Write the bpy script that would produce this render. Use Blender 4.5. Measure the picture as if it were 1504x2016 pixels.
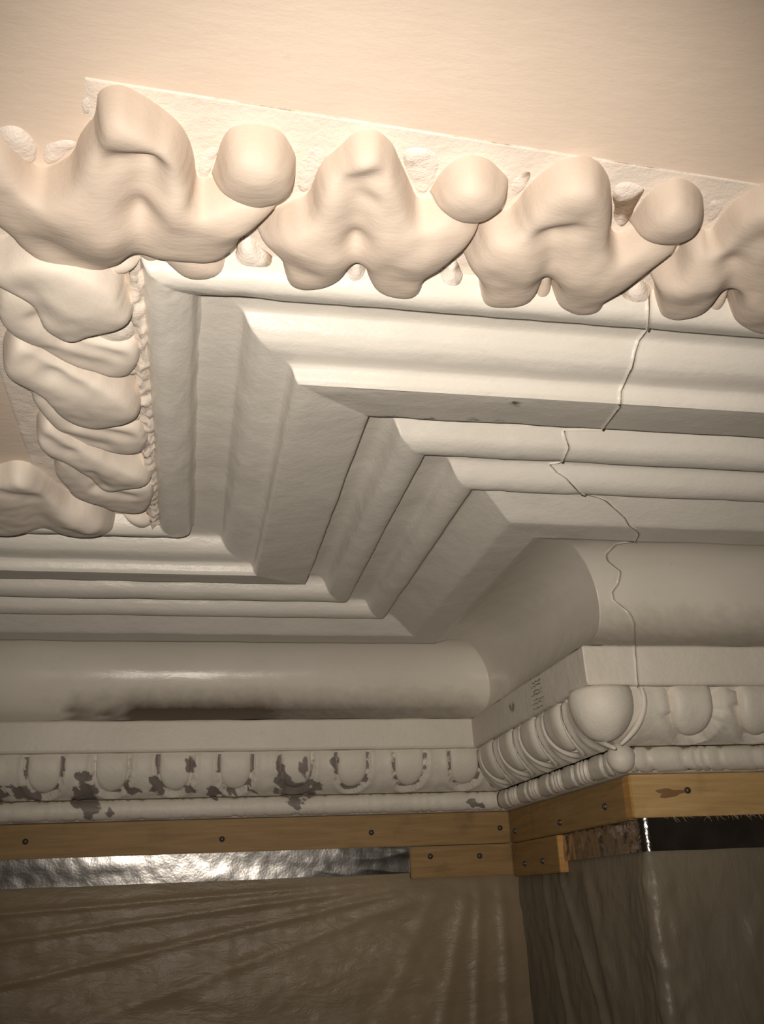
import bpy, bmesh, math, random
import numpy as np
from mathutils import Vector, noise, Matrix
from mathutils.geometry import delaunay_2d_cdt

random.seed(7)
for o in list(bpy.data.objects):
    bpy.data.objects.remove(o, do_unlink=True)
scene = bpy.context.scene
COL = scene.collection
S = 0.45          # one measuring unit (the depth of the wall projection) in metres
ZO = 2.5          # height of the measuring origin above the floor

# ------------------------------------------------------------------ camera, light, exposure
F = 1857.103
C0 = np.array([-0.95602, -2.16518, -0.19062])
R0 = np.array([[0.98079648, -0.1905860, -0.04141537],
               [0.03479566, 0.37993406, -0.9243589],
               [0.19190502, 0.90516687, 0.37926956]])


def W(p):
    return Vector((p[0] * S, p[1] * S, p[2] * S + ZO))


cam = bpy.data.cameras.new('camera')
cam.sensor_fit = 'VERTICAL'
cam.sensor_height = 36.0
cam.sensor_width = 36.0 * 1504 / 2016
cam.lens = F / 2016 * 36.0
cam.clip_start = 0.01
cam_o = bpy.data.objects.new('camera', cam)
COL.objects.link(cam_o)
m = Matrix.Identity(4)
for i in range(3):
    m[i][0] = R0[0][i]
    m[i][1] = -R0[1][i]
    m[i][2] = -R0[2][i]
    m[i][3] = W(C0)[i]
cam_o.matrix_world = m
scene.camera = cam_o

world = bpy.data.worlds.new('world')
scene.world = world
world.use_nodes = True
world.node_tree.nodes['Background'].inputs[0].default_value = (1.0, 0.80, 0.60, 1)
world.node_tree.nodes['Background'].inputs[1].default_value = 0.022

# the hand-held torch of the phone: just left of and above the lens, aimed up along the view
lamp = bpy.data.lights.new('phone_torch', 'SPOT')
lamp.energy = 29.0
lamp.color = (1.0, 0.90, 0.78)
lamp.spot_size = math.radians(84)
lamp.spot_blend = 1.0
lamp.shadow_soft_size = 0.006
lamp_o = bpy.data.objects.new('phone_torch', lamp)
COL.objects.link(lamp_o)
LP = C0 + R0[0] * -0.055 + R0[1] * -0.05
lamp_o.location = W(LP)
aim = R0[2] + R0[1] * 0.05 + R0[0] * 0.026
lamp_o.rotation_euler = Vector(aim).to_track_quat('-Z', 'Y').to_euler()

scene.view_settings.view_transform = 'Standard'
scene.view_settings.look = 'None'
scene.view_settings.exposure = 0.0
scene.view_settings.gamma = 1.0
scene.view_settings.use_curve_mapping = False

# ------------------------------------------------------------------ measuring helpers (photo pixel -> point on a real plane)


def ray(px):
    return R0.T @ np.array([(px[0] - 752) / F, (px[1] - 1008) / F, 1.0])


def on_x(px, X):
    d = ray(px)
    return C0 + (X - C0[0]) / d[0] * d


def on_y(px, Y):
    d = ray(px)
    return C0 + (Y - C0[1]) / d[1] * d


def on_z(px, Z):
    d = ray(px)
    return C0 + (Z - C0[2]) / d[2] * d


def proj(P):
    q = R0 @ (np.asarray(P, float) - C0)
    return 752 + F * q[0] / q[2], 1008 + F * q[1] / q[2]


def nz(x, y, z, f):
    return noise.noise(Vector((x * f, y * f, z * f)))


# ------------------------------------------------------------------ materials


def nodes_of(name):
    mt = bpy.data.materials.new(name)
    mt.use_nodes = True
    nt = mt.node_tree
    return mt, nt, nt.nodes['Principled BSDF']


def N(nt, typ, **kw):
    n = nt.nodes.new(typ)
    for k, v in kw.items():
        if k in n.inputs:
            n.inputs[k].default_value = v
        else:
            setattr(n, k, v)
    return n


def ramp(nt, stops):
    r = nt.nodes.new('ShaderNodeValToRGB')
    e = r.color_ramp.elements
    while len(e) < len(stops):
        e.new(0.5)
    for el, (pos, c) in zip(e, stops):
        el.position = pos
        el.color = c if len(c) == 4 else (*c, 1)
    return r


def paint(name, c1, c2, rough=0.5, bump=0.25, fine=90.0, streak=None, dirt_col=(0.09, 0.075, 0.06), spec=0.4, gritty=0.0, dcut=(0.42, 0.62), dn=(0.7, 0.35)):
    """brush-painted plaster; the point attribute 'dirt' marks where grime or flaking stands"""
    mt, nt, b = nodes_of(name)
    L = nt.links
    tc = N(nt, 'ShaderNodeTexCoord')
    mp = N(nt, 'ShaderNodeMapping')
    L.new(tc.outputs['Object'], mp.inputs[0])
    if streak:
        mp.inputs['Scale'].default_value = streak
    n1 = N(nt, 'ShaderNodeTexNoise', Scale=7.0, Detail=5.0, Roughness=0.6)
    L.new(tc.outputs['Object'], n1.inputs['Vector'])
    r1 = ramp(nt, [(0.35, c1), (0.68, c2)])
    L.new(n1.outputs[0], r1.inputs[0])
    # scattered small specks of grime
    n3 = N(nt, 'ShaderNodeTexNoise', Scale=55.0, Detail=4.0, Roughness=0.7)
    L.new(tc.outputs['Object'], n3.inputs['Vector'])
    r3 = ramp(nt, [(0.66, (0, 0, 0)), (0.80, (0.35, 0.35, 0.35))])
    L.new(n3.outputs[0], r3.inputs[0])
    mx0 = N(nt, 'ShaderNodeMix', data_type='RGBA')
    L.new(r3.outputs[0], mx0.inputs[0])
    L.new(r1.outputs[0], mx0.inputs[6])
    mx0.inputs[7].default_value = (*[x * 0.55 for x in c1], 1)
    at = N(nt, 'ShaderNodeAttribute', attribute_name='dirt')
    n4 = N(nt, 'ShaderNodeTexNoise', Scale=60.0, Detail=6.0, Roughness=0.65)
    L.new(tc.outputs['Object'], n4.inputs['Vector'])
    ad = N(nt, 'ShaderNodeMath', operation='MULTIPLY_ADD')
    L.new(n4.outputs[0], ad.inputs[0])
    ad.inputs[1].default_value = dn[0]
    sb = N(nt, 'ShaderNodeMath', operation='SUBTRACT')
    L.new(at.outputs['Fac'], sb.inputs[0])
    sb.inputs[1].default_value = dn[1]
    L.new(sb.outputs[0], ad.inputs[2])
    rd = ramp(nt, [(dcut[0], (0, 0, 0)), (dcut[1], (1, 1, 1))])
    L.new(ad.outputs[0], rd.inputs[0])
    mx = N(nt, 'ShaderNodeMix', data_type='RGBA')
    L.new(rd.outputs[0], mx.inputs[0])
    L.new(mx0.outputs[2], mx.inputs[6])
    mx.inputs[7].default_value = (*dirt_col, 1)
    L.new(mx.outputs[2], b.inputs['Base Color'])
    b.inputs['Roughness'].default_value = rough
    b.inputs['Specular IOR Level'].default_value = spec
    n2 = N(nt, 'ShaderNodeTexNoise', Scale=fine, Detail=6.0, Roughness=0.65)
    L.new(mp.outputs[0], n2.inputs['Vector'])
    bp = N(nt, 'ShaderNodeBump', Strength=bump, Distance=0.004)
    L.new(n2.outputs[0], bp.inputs['Height'])
    last = bp
    if gritty:
        n5 = N(nt, 'ShaderNodeTexNoise', Scale=160.0, Detail=3.0, Roughness=0.7)
        L.new(tc.outputs['Object'], n5.inputs['Vector'])
        bp2 = N(nt, 'ShaderNodeBump', Strength=gritty, Distance=0.004)
        L.new(n5.outputs[0], bp2.inputs['Height'])
        L.new(bp.outputs[0], bp2.inputs['Normal'])
        last = bp2
    L.new(last.outputs[0], b.inputs['Normal'])
    return mt


M_CEIL = paint('cream_ceiling_paint', (0.745, 0.62, 0.515), (0.785, 0.655, 0.55), 0.6, 0.14, 40.0, (1, 2.5, 1))
M_BED = paint('chalky_white_plaster', (0.78, 0.69, 0.61), (0.84, 0.75, 0.67), 0.7, 0.28, 60.0, dirt_col=(0.33, 0.25, 0.18), gritty=0.2)
M_LEAF = paint('cream_leaf_paint', (0.565, 0.475, 0.40), (0.615, 0.52, 0.44), 0.66, 0.22, 28.0, (1, 3.0, 3.0), dirt_col=(0.36, 0.27, 0.19))
M_LEAF2 = paint('pale_leaf_paint', (0.69, 0.615, 0.54), (0.75, 0.675, 0.595), 0.6, 0.22, 28.0, (2.2, 1.0, 2.2), dirt_col=(0.36, 0.27, 0.19))
M_BACK = paint('rough_back_plaster', (0.74, 0.66, 0.60), (0.82, 0.74, 0.68), 0.7, 0.4, 70.0, dirt_col=(0.25, 0.18, 0.12), gritty=0.35)
M_CORN = paint('grey_white_gloss_paint', (0.675, 0.640, 0.585), (0.715, 0.680, 0.625), 0.34, 0.42, 60.0, (0.35, 0.35, 1.0), dirt_col=(0.12, 0.085, 0.05))
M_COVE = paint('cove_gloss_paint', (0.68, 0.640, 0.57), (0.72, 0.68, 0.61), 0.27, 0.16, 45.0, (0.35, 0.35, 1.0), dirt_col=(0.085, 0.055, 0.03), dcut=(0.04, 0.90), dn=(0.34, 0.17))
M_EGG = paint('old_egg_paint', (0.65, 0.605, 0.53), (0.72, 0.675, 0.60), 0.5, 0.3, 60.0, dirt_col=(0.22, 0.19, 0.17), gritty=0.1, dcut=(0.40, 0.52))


def wood(name, c1, c2, rough=0.6, knots=()):
    mt, nt, b = nodes_of(name)
    L = nt.links
    tc = N(nt, 'ShaderNodeTexCoord')
    mp = N(nt, 'ShaderNodeMapping')
    mp.inputs['Scale'].default_value = (2.0, 2.0, 26.0)
    L.new(tc.outputs['Object'], mp.inputs[0])
    n1 = N(nt, 'ShaderNodeTexNoise', Scale=6.0, Detail=6.0, Roughness=0.6, Distortion=0.6)
    L.new(mp.outputs[0], n1.inputs['Vector'])
    r = ramp(nt, [(0.3, c1), (0.7, c2)])
    L.new(n1.outputs[0], r.inputs[0])
    prev = r.outputs[0]
    n2 = N(nt, 'ShaderNodeTexNoise', Scale=18.0, Detail=4.0)
    L.new(tc.outputs['Object'], n2.inputs['Vector'])
    r2 = ramp(nt, [(0.60, (0, 0, 0)), (0.78, (0.6, 0.6, 0.6))])
    L.new(n2.outputs[0], r2.inputs[0])
    mx = N(nt, 'ShaderNodeMix', data_type='RGBA')
    L.new(r2.outputs[0], mx.inputs[0])
    L.new(prev, mx.inputs[6])
    mx.inputs[7].default_value = (*[x * 0.45 for x in c1], 1)
    prev = mx.outputs[2]
    L.new(prev, b.inputs['Base Color'])
    b.inputs['Roughness'].default_value = rough
    bp = N(nt, 'ShaderNodeBump', Strength=0.3, Distance=0.002)
    L.new(n1.outputs[0], bp.inputs['Height'])
    L.new(bp.outputs[0], b.inputs['Normal'])
    return mt


M_WOOD = wood('yellow_pine', (0.235, 0.14, 0.048), (0.34, 0.21, 0.08))
M_WOOD2 = wood('raw_pine', (0.40, 0.25, 0.10), (0.56, 0.38, 0.17))
M_ENDG = wood('orange_end_grain', (0.40, 0.20, 0.06), (0.55, 0.30, 0.09))


def simple(name, c, rough=0.5, metal=0.0):
    mt, nt, b = nodes_of(name)
    n = N(nt, 'ShaderNodeTexNoise', Scale=30.0, Detail=3.0)
    r = ramp(nt, [(0.3, [x * 0.8 for x in c]), (0.7, c)])
    nt.links.new(n.outputs[0], r.inputs[0])
    nt.links.new(r.outputs[0], b.inputs['Base Color'])
    b.inputs['Roughness'].default_value = rough
    b.inputs['Metallic'].default_value = metal
    return mt


M_NAIL = simple('dull_steel', (0.10, 0.09, 0.09), 0.45, 0.6)
M_KNOT = simple('resin_knot', (0.25, 0.135, 0.06), 0.6)
M_PENCIL = simple('pencil_graphite', (0.09, 0.075, 0.06), 0.7)
M_FIBRE = simple('wood_fibre', (0.62, 0.48, 0.28), 0.6)
M_WALL = paint('brown_wall_plaster', (0.20, 0.15, 0.09), (0.26, 0.20, 0.13), 0.8, 0.3, 50.0)


def foil(name, rough, c, bmp):
    mt, nt, b = nodes_of(name)
    L = nt.links
    tc = N(nt, 'ShaderNodeTexCoord')
    b.inputs['Metallic'].default_value = 1.0
    n0 = N(nt, 'ShaderNodeTexNoise', Scale=45.0, Detail=4.0)
    L.new(tc.outputs['Object'], n0.inputs['Vector'])
    r = ramp(nt, [(0.35, [x * 0.7 for x in c]), (0.7, c)])
    L.new(n0.outputs[0], r.inputs[0])
    L.new(r.outputs[0], b.inputs['Base Color'])
    b.inputs['Roughness'].default_value = rough
    n1 = N(nt, 'ShaderNodeTexNoise', Scale=90.0, Detail=5.0, Roughness=0.6, Distortion=0.8)
    L.new(tc.outputs['Object'], n1.inputs['Vector'])
    bp = N(nt, 'ShaderNodeBump', Strength=bmp, Distance=0.004)
    L.new(n1.outputs[0], bp.inputs['Height'])
    v = N(nt, 'ShaderNodeTexVoronoi', Scale=260.0)
    L.new(tc.outputs['Object'], v.inputs['Vector'])
    bp2 = N(nt, 'ShaderNodeBump', Strength=bmp * 0.5, Distance=0.002)
    L.new(v.outputs['Distance'], bp2.inputs['Height'])
    L.new(bp.outputs[0], bp2.inputs['Normal'])
    L.new(bp2.outputs[0], b.inputs['Normal'])
    return mt


M_FOIL = foil('crinkled_foil', 0.25, (0.40, 0.385, 0.37), 0.055)
M_FOIL2 = foil('dark_smooth_foil', 0.15, (0.50, 0.46, 0.44), 0.16)


def polythene(name, c, clear, stretch):
    mt, nt, b = nodes_of(name)
    L = nt.links
    tc = N(nt, 'ShaderNodeTexCoord')
    n0 = N(nt, 'ShaderNodeTexNoise', Scale=5.0, Detail=4.0, Roughness=0.6)
    L.new(tc.outputs['Object'], n0.inputs['Vector'])
    r = ramp(nt, [(0.3, [x * 0.75 for x in c]), (0.7, c)])
    L.new(n0.outputs[0], r.inputs[0])
    L.new(r.outputs[0], b.inputs['Base Color'])
    b.inputs['Roughness'].default_value = 0.38
    b.inputs['Specular IOR Level'].default_value = 0.5
    mp = N(nt, 'ShaderNodeMapping')
    mp.inputs['Rotation'].default_value = (0, stretch[0], 0)
    mp.inputs['Scale'].default_value = stretch[1]
    L.new(tc.outputs['Object'], mp.inputs[0])
    n1 = N(nt, 'ShaderNodeTexNoise', Scale=16.0, Detail=6.0, Roughness=0.62, Distortion=0.5)
    L.new(mp.outputs[0], n1.inputs['Vector'])
    bp = N(nt, 'ShaderNodeBump', Strength=0.26, Distance=0.012)
    L.new(n1.outputs[0], bp.inputs['Height'])
    L.new(bp.outputs[0], b.inputs['Normal'])
    tr = N(nt, 'ShaderNodeBsdfTransparent')
    mx = N(nt, 'ShaderNodeMixShader')
    mx.inputs[0].default_value = clear
    L.new(b.outputs[0], mx.inputs[1])
    L.new(tr.outputs[0], mx.inputs[2])
    L.new(mx.outputs[0], nt.nodes['Material Output'].inputs['Surface'])
    return mt


M_POLY = polythene('cloudy_polythene', (0.38, 0.295, 0.19), 0.28, (0.5, (1.0, 1.0, 3.0)))
M_POLY2 = polythene('grey_polythene', (0.29, 0.255, 0.19), 0.30, (-0.7, (3.0, 3.0, 1.2)))

# ------------------------------------------------------------------ object helpers


def link(name, verts, faces, mat, parent=None, dirt=None, smooth=True, mats=None, fm=None):
    """ONE mesh object; vertices come in measuring units"""
    me = bpy.data.meshes.new(name)
    me.from_pydata([tuple(W(v)) for v in verts], [], faces)
    for mm in (mats or [mat]):
        me.materials.append(mm)
    if fm:
        me.polygons.foreach_set('material_index', fm)
    if smooth:
        me.polygons.foreach_set('use_smooth', [True] * len(me.polygons))
    if dirt is not None:
        a = me.attributes.new('dirt', 'FLOAT', 'POINT')
        a.data.foreach_set('value', [float(x) for x in dirt])
    me.update()
    o = bpy.data.objects.new(name, me)
    COL.objects.link(o)
    if parent is not None:
        o.parent = parent
        o.matrix_parent_inverse = parent.matrix_world.inverted()
    return o


def empty(name, p, label=None, cat=None, group=None, kind=None):
    o = bpy.data.objects.new(name, None)
    o.empty_display_size = 0.02
    o.location = W(p)
    COL.objects.link(o)
    o.matrix_world = Matrix.Translation(W(p))
    return tag(o, label, cat, group, kind)


def tag(o, label=None, cat=None, group=None, kind=None):
    for k, v in (('label', label), ('category', cat), ('group', group), ('kind', kind)):
        if v:
            o[k] = v
    return o


def box(name, lo, hi, mat, parent=None, bev=0.003, mats=None):
    """a sawn bar with slightly broken edges"""
    bm = bmesh.new()
    bmesh.ops.create_cube(bm, size=1.0)
    lo, hi = W(lo), W(hi)
    for v in bm.verts:
        v.co = Vector([lo[i] + (hi[i] - lo[i]) * (v.co[i] + 0.5) for i in range(3)])
    bmesh.ops.bevel(bm, geom=bm.edges[:], offset=bev * S, segments=2, affect='EDGES')
    bmesh.ops.recalc_face_normals(bm, faces=bm.faces[:])
    me = bpy.data.meshes.new(name)
    bm.to_mesh(me)
    bm.free()
    for mm in (mats or [mat]):
        me.materials.append(mm)
    o = bpy.data.objects.new(name, me)
    COL.objects.link(o)
    if parent is not None:
        o.parent = parent
        o.matrix_parent_inverse = parent.matrix_world.inverted()
    return o


def chaikin(pts, it=2, r=0.25, closed=False):
    p = [np.array(q, float) for q in pts]
    for _ in range(it):
        out = []
        n = len(p)
        for i in range(n if closed else n - 1):
            a, b = p[i], p[(i + 1) % n]
            out += [a * (1 - r) + b * r, a * r + b * (1 - r)]
        if not closed:
            out = [p[0]] + out + [p[-1]]
        p = out
    return p


XL, XR = -2.9, 1.7     # how far the wall runs left and right
PW = 0.195             # wall plane lies this far behind the frieze band

# ------------------------------------------------------------------ walls and ceiling
ZC = 0.668
ZB = -1.6


def slab(name, pts, mat, kind='structure'):
    # a wall piece: list of footprint corners, extruded in height
    n = len(pts)
    v = [(x, y, ZB) for x, y in pts] + [(x, y, 0.9) for x, y in pts]
    f = [(i, (i + 1) % n, n + (i + 1) % n, n + i) for i in range(n)] + [tuple(range(n - 1, -1, -1)), tuple(range(n, 2 * n))]
    o = link(name, v, f, mat, smooth=False)
    return tag(o, kind=kind)


slab('wall_back', [(XL, 1 + PW), (PW, 1 + PW), (PW, 1.6), (XL, 1.6)], M_WALL)
slab('wall_right', [(PW, PW), (XR, PW), (XR, 1.6), (PW, 1.6)], M_WALL)
fp = [(XL, -4.2), (XR, -4.2), (XR, -1.0), (-1.0, -1.0), (-1.0, 0.0), (XL, 0.0)]
v = [(x, y, ZC) for x, y in fp] + [(x, y, 0.72) for x, y in fp]
f = [tuple(range(5, -1, -1))] + [(i, (i + 1) % 6, 6 + (i + 1) % 6, 6 + i) for i in range(6)]
b0 = len(v)
v += [(x, y, z) for z in (0.72, 0.80) for x, y in ((XL, -4.2), (XR, -4.2), (XR, 1.3), (XL, 1.3))]
f += [(b0 + 3, b0 + 2, b0 + 1, b0), (b0 + 4, b0 + 5, b0 + 6, b0 + 7)] + [(b0 + k, b0 + (k + 1) % 4, b0 + 4 + (k + 1) % 4, b0 + 4 + k) for k in range(4)]
ceil = link('ceiling', v, f, M_CEIL, smooth=False)
tag(ceil, kind='structure')

# ------------------------------------------------------------------ cornice: profiles (p = projection from the frieze, z = height)
CRACK = [(1275, 645), (1258, 668), (1251, 690), (1245, 720), (1236, 738), (1222, 770), (1220, 800), (1207, 815), (1185, 845), (1110, 848), (1112, 860), (1120, 880),
         (1108, 908), (1080, 912), (1095, 930), (1112, 940), (1145, 972), (1185, 980), (1200, 990), (1225, 1010), (1238, 1034), (1260, 1045), (1250, 1065),
         (1215, 1068), (1193, 1090), (1195, 1103), (1222, 1125), (1217, 1150), (1205, 1165), (1208, 1182), (1240, 1208), (1248, 1228), (1250, 1285), (1255, 1345)]
CRY = [c[1] for c in CRACK]
CRX = [c[0] for c in CRACK]


def crack_x(p, z):
    X = 0.2
    for _ in range(6):
        px, py = proj((X, -p, z))
        t = np.interp(py, CRY, CRX)
        X += (t - px) / 880.0
    return X


def sweep(name, prof, mat, parent, it=2, r=0.25, amp=0.0018, freq=9.0, crack=True, dirtf=None, fine=False, offf=None):
    pr = chaikin(prof, it, r)
    n = len(pr)
    pr = np.array(pr)
    tg = np.gradient(pr, axis=0)
    tg /= np.linalg.norm(tg, axis=1)[:, None] + 1e-9
    nrm = np.stack([-tg[:, 1], tg[:, 0]], 1)      # points out of the plaster for profiles that run from the ceiling to the wall
    nrm = -nrm
    rows_v, dirt = [], []
    ncol = None
    for i, (p, z) in enumerate(pr):
        cols = []         # (section, running coordinate, extra inward offset, dirt)
        mx_a, mx_o = -p, -p
        ds = [0.10, 0.05, 0.025, 0.010, 0.004]
        k = 110 if fine else 70
        for u in np.linspace(0, 1, k):
            cols.append(('A', XL + (mx_a - 0.14 - XL) * u, 0, 0))
        for d in ds:
            cols.append(('A', mx_a - d, 0, 0))
        cols.append(('I', 0, 0, 0))
        for d in ds[::-1]:
            cols.append(('R', 1 - p - d, 0, 0))
        for u in np.linspace(0, 1, 34)[1:-1]:
            cols.append(('R', (1 - p - 0.12) + (-p + 0.12 - (1 - p - 0.12)) * u, 0, 0))
        for d in ds:
            cols.append(('R', -p + d, 0, 0))
        cols.append(('O', 0, 0, 0))
        for d in (0.004, 0.010, 0.020):
            cols.append(('B', -p + d, 0, 0))
        x0 = -p + 0.026
        cx = crack_x(p, z) if crack else 0.25
        cx = max(cx, x0 + 0.012)
        for u in np.linspace(0, 1, 26):
            cols.append(('B', x0 + (cx - 0.008 - x0) * u, 0, 0))
        g = 0.0045 if crack else 0.0
        for o_, dep, dt in ((-0.0035, 0, 0.0), (-0.0012, g * 0.7, 0.5), (0.0, g, 0.72), (0.0012, g * .5, 0.5), (0.003, -g * 0.25, 0.0)):
            cols.append(('B', cx + o_, dep, dt if crack else 0))
        for u in np.linspace(0, 1, 40):
            cols.append(('B', cx + 0.008 + (XR - cx - 0.008) * u, 0, 0))
        ncol = len(cols)
        for s, c, dep, dt in cols:
            pt = {'A': lambda: (c, 1 - p, z), 'I': lambda: (-p, 1 - p, z), 'R': lambda: (-p, c, z), 'O': lambda: (-p, -p, z), 'B': lambda: (c, -p, z)}[s]()
            a = amp * (nz(*pt, freq) + 0.6 * nz(*pt, freq * 3.1) + 0.35 * nz(*pt, freq * 8.3)) - dep
            dp, dz = nrm[i] * a
            if s in 'AI' or s in 'B':
                q = [pt[0], pt[1] - dp, pt[2] + dz]
                if s == 'I':
                    q[0] -= dp
            elif s == 'R':
                q = [pt[0] - dp, pt[1], pt[2] + dz]
            else:
                q = [pt[0] - dp, pt[1] - dp, pt[2] + dz]
            rows_v.append(q)
            dirt.append(max(dt, dirtf(s, pt, i / (n - 1)) if dirtf else 0))
    faces = []
    for i in range(n - 1):
        for j in range(ncol - 1):
            a = i * ncol + j
            faces.append((a, a + ncol, a + ncol + 1, a + 1))
    return link(name, rows_v, faces, mat, parent, dirt)


cornice = empty('trim_1', (-0.5, 0.5, 0.6), 'grey white stepped plaster cornice turning around the wall projection', 'cornice', kind='structure')

# rounded bead beside the leaf garland
sweep('bead_moulding', [(1.052, 0.672), (1.048, 0.662), (1.043, 0.645), (1.034, 0.632), (1.020, 0.627), (1.004, 0.630), (0.988, 0.638), (0.975, 0.647), (0.971, 0.660), (0.966, 0.680), (0.950, 0.692)],
      M_CORN, cornice, amp=0.0022, freq=14.0)
# quirked ovolo with its flat and its lip, then the soffit board
sweep('ovolo_moulding', [(0.968, 0.682), (0.935, 0.681), (0.897, 0.680), (0.890, 0.666), (0.882, 0.653), (0.868, 0.642), (0.848, 0.637), (0.826, 0.637), (0.816, 0.636), (0.809, 0.629),
                         (0.805, 0.614), (0.798, 0.607)], M_CORN, cornice, r=0.2)
SOOT = [(1012, 793, 28, 7, .95), (1000, 803, 20, 6, .9), (935, 826, 22, 5, .9), (850, 824, 26, 4, .8), (770, 819, 20, 4, .8), (985, 830, 25, 4, .8), (560, 1085, 22, 12, .55)]


def soot(s, pt, t):
    x, y = proj(pt)
    return max(w * math.exp(-((x - a) / rx) ** 2 - ((y - b) / ry) ** 2) for a, b, rx, ry, w in SOOT) * 0.75


sweep('soffit_board', [(0.798, 0.607), (0.780, 0.609), (0.720, 0.620), (0.653, 0.633), (0.650, 0.645), (0.646, 0.668)], M_CORN, cornice, r=0.12, dirtf=soot)
sweep('roll_moulding', [(0.646, 0.668), (0.610, 0.678), (0.590, 0.668), (0.581, 0.650), (0.574, 0.636), (0.560, 0.627), (0.540, 0.622), (0.522, 0.624), (0.511, 0.631), (0.508, 0.644), (0.504, 0.657)],
      M_CORN, cornice)
sweep('roll_moulding', [(0.504, 0.657), (0.475, 0.660), (0.446, 0.659), (0.437, 0.650), (0.431, 0.637), (0.421, 0.624), (0.405, 0.616), (0.388, 0.614), (0.376, 0.618), (0.371, 0.630), (0.366, 0.642)],
      M_CORN, cornice)
sweep('sloping_board', [(0.366, 0.642), (0.352, 0.645), (0.335, 0.640), (0.262, 0.600), (0.250, 0.5955), (0.200, 0.596), (0.160, 0.597)], M_CORN, cornice, r=0.13)


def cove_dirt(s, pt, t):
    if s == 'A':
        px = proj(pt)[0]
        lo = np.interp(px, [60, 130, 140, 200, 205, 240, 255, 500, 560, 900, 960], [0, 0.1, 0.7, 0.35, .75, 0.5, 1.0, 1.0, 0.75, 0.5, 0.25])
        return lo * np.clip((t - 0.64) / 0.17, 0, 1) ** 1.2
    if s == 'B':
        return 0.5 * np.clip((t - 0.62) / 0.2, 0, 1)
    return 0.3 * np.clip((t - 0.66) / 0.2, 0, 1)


COVE = [(0.170, 0.602), (0.158, 0.599), (0.130, 0.612), (0.100, 0.627), (0.055, 0.641), (0.011, 0.647), (-0.03, 0.640), (-0.065, 0.620), (-0.090, 0.592), (-0.106, 0.555), (-0.111, 0.512), (-0.102, 0.465),
        (-0.082, 0.430), (-0.052, 0.404), (-0.020, 0.385), (-0.002, 0.376)]
sweep('cove_moulding', COVE, M_COVE, cornice, amp=0.0022, freq=6.0, dirtf=cove_dirt)


def band_dirt(s, pt, t):
    if s == 'R':
        x, y = proj(pt)
        return 0.55 * math.exp(-((x - 1008) / 11) ** 2 - ((y - 1392) / 24) ** 2)
    return 0.0


sweep('frieze_band', [(-0.020, 0.374), (-0.002, 0.376), (0.004, 0.370), (0.003, 0.330), (0.001, 0.284), (-0.004, 0.276), (-0.022, 0.275)], M_EGG, cornice, r=0.1, dirtf=band_dirt)

# ------------------------------------------------------------------ egg-and-dart course with its astragal
eggs = empty('trim_2', (-0.5, 0.9, 0.2), 'egg and dart course with chipped grey paint under the plain band', 'moulding', kind='structure')
OV = np.array(chaikin([(-0.020, 0.275), (-0.014, 0.255), (-0.016, 0.225), (-0.030, 0.192), (-0.058, 0.164), (-0.090, 0.149), (-0.112, 0.143)], 2))
ovd = np.concatenate([[0], np.cumsum(np.linalg.norm(np.diff(OV, axis=0), axis=1))])
OVL = ovd[-1]


def ov_at(v):
    s = np.clip(v, 0, 1) * OVL
    p = np.interp(s, ovd, OV[:, 0])
    z = np.interp(s, ovd, OV[:, 1])
    e = 0.004
    p2, z2 = np.interp(min(s + e, OVL), ovd, OV[:, 0]), np.interp(min(s + e, OVL), ovd, OV[:, 1])
    p1, z1 = np.interp(max(s - e, 0), ovd, OV[:, 0]), np.interp(max(s - e, 0), ovd, OV[:, 1])
    t = np.array([p2 - p1, z2 - z1])
    t /= np.linalg.norm(t)
    return p, z, np.array([-t[1], t[0]]) * (1 if -t[1] > 0 else -1)


A_EGGS = [-1.80, -1.60, -1.40, -1.195, -0.997, -0.805, -0.607, -0.42, -0.224, -0.03]
R_EGGS = [0.285, 0.487, 0.690, 0.895]
B_EGGS = [0.285, 0.472, 0.665, 0.855, 1.045, 1.235]
FLAKE = [(40, 1560, 20, 14), (62, 1568, 22, 8), (163, 1530, 14, 15), (172, 1560, 26, 14), (176, 1588, 18, 26), (152, 1578, 16, 10), (216, 1602, 10, 10), (262, 1558, 14, 8), (305, 1540, 10, 14), (310, 1557, 16, 8),
         (374, 1505, 10, 16), (420, 1562, 14, 9), (460, 1558, 16, 7), (375, 1558, 10, 6), (552, 1510, 8, 10), (560, 1540, 16, 14), (585, 1558, 34, 14), (622, 1546, 14, 10), (580, 1580, 16, 10), (600, 1508, 10, 22),
         (2, 1565, 10, 20), (495, 1558, 8, 5), (542, 1557, 8, 6), (936, 1582, 13, 9), (660, 1500, 6, 14), (210, 1505, 4, 3)]


def flake(pt):
    x, y = proj(pt)
    x, y = x + 13 * nz(x, y, 1, 0.07) + 6 * nz(x, y, 3, 0.19), y + 13 * nz(x, y, 2, 0.07) + 6 * nz(x, y, 4, 0.19)
    s = 0.0
    for fx, fy, rx, ry in FLAKE:
        s = max(s, 1.05 * math.exp(-(((x - fx) / rx) ** 2 + ((y - fy) / ry) ** 2) * 0.8))
    return s


def egg_E(du, v, a):
    w = max(0.0, (v - 0.30) / 0.47)
    return (du / a) ** 2 + w * w


def run_pt(sec, u, p, z):
    if sec == 'A':
        return (u, 1 - p, z)
    if sec == 'R':
        return (-p, u, z)
    return (u, -p, z)


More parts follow.
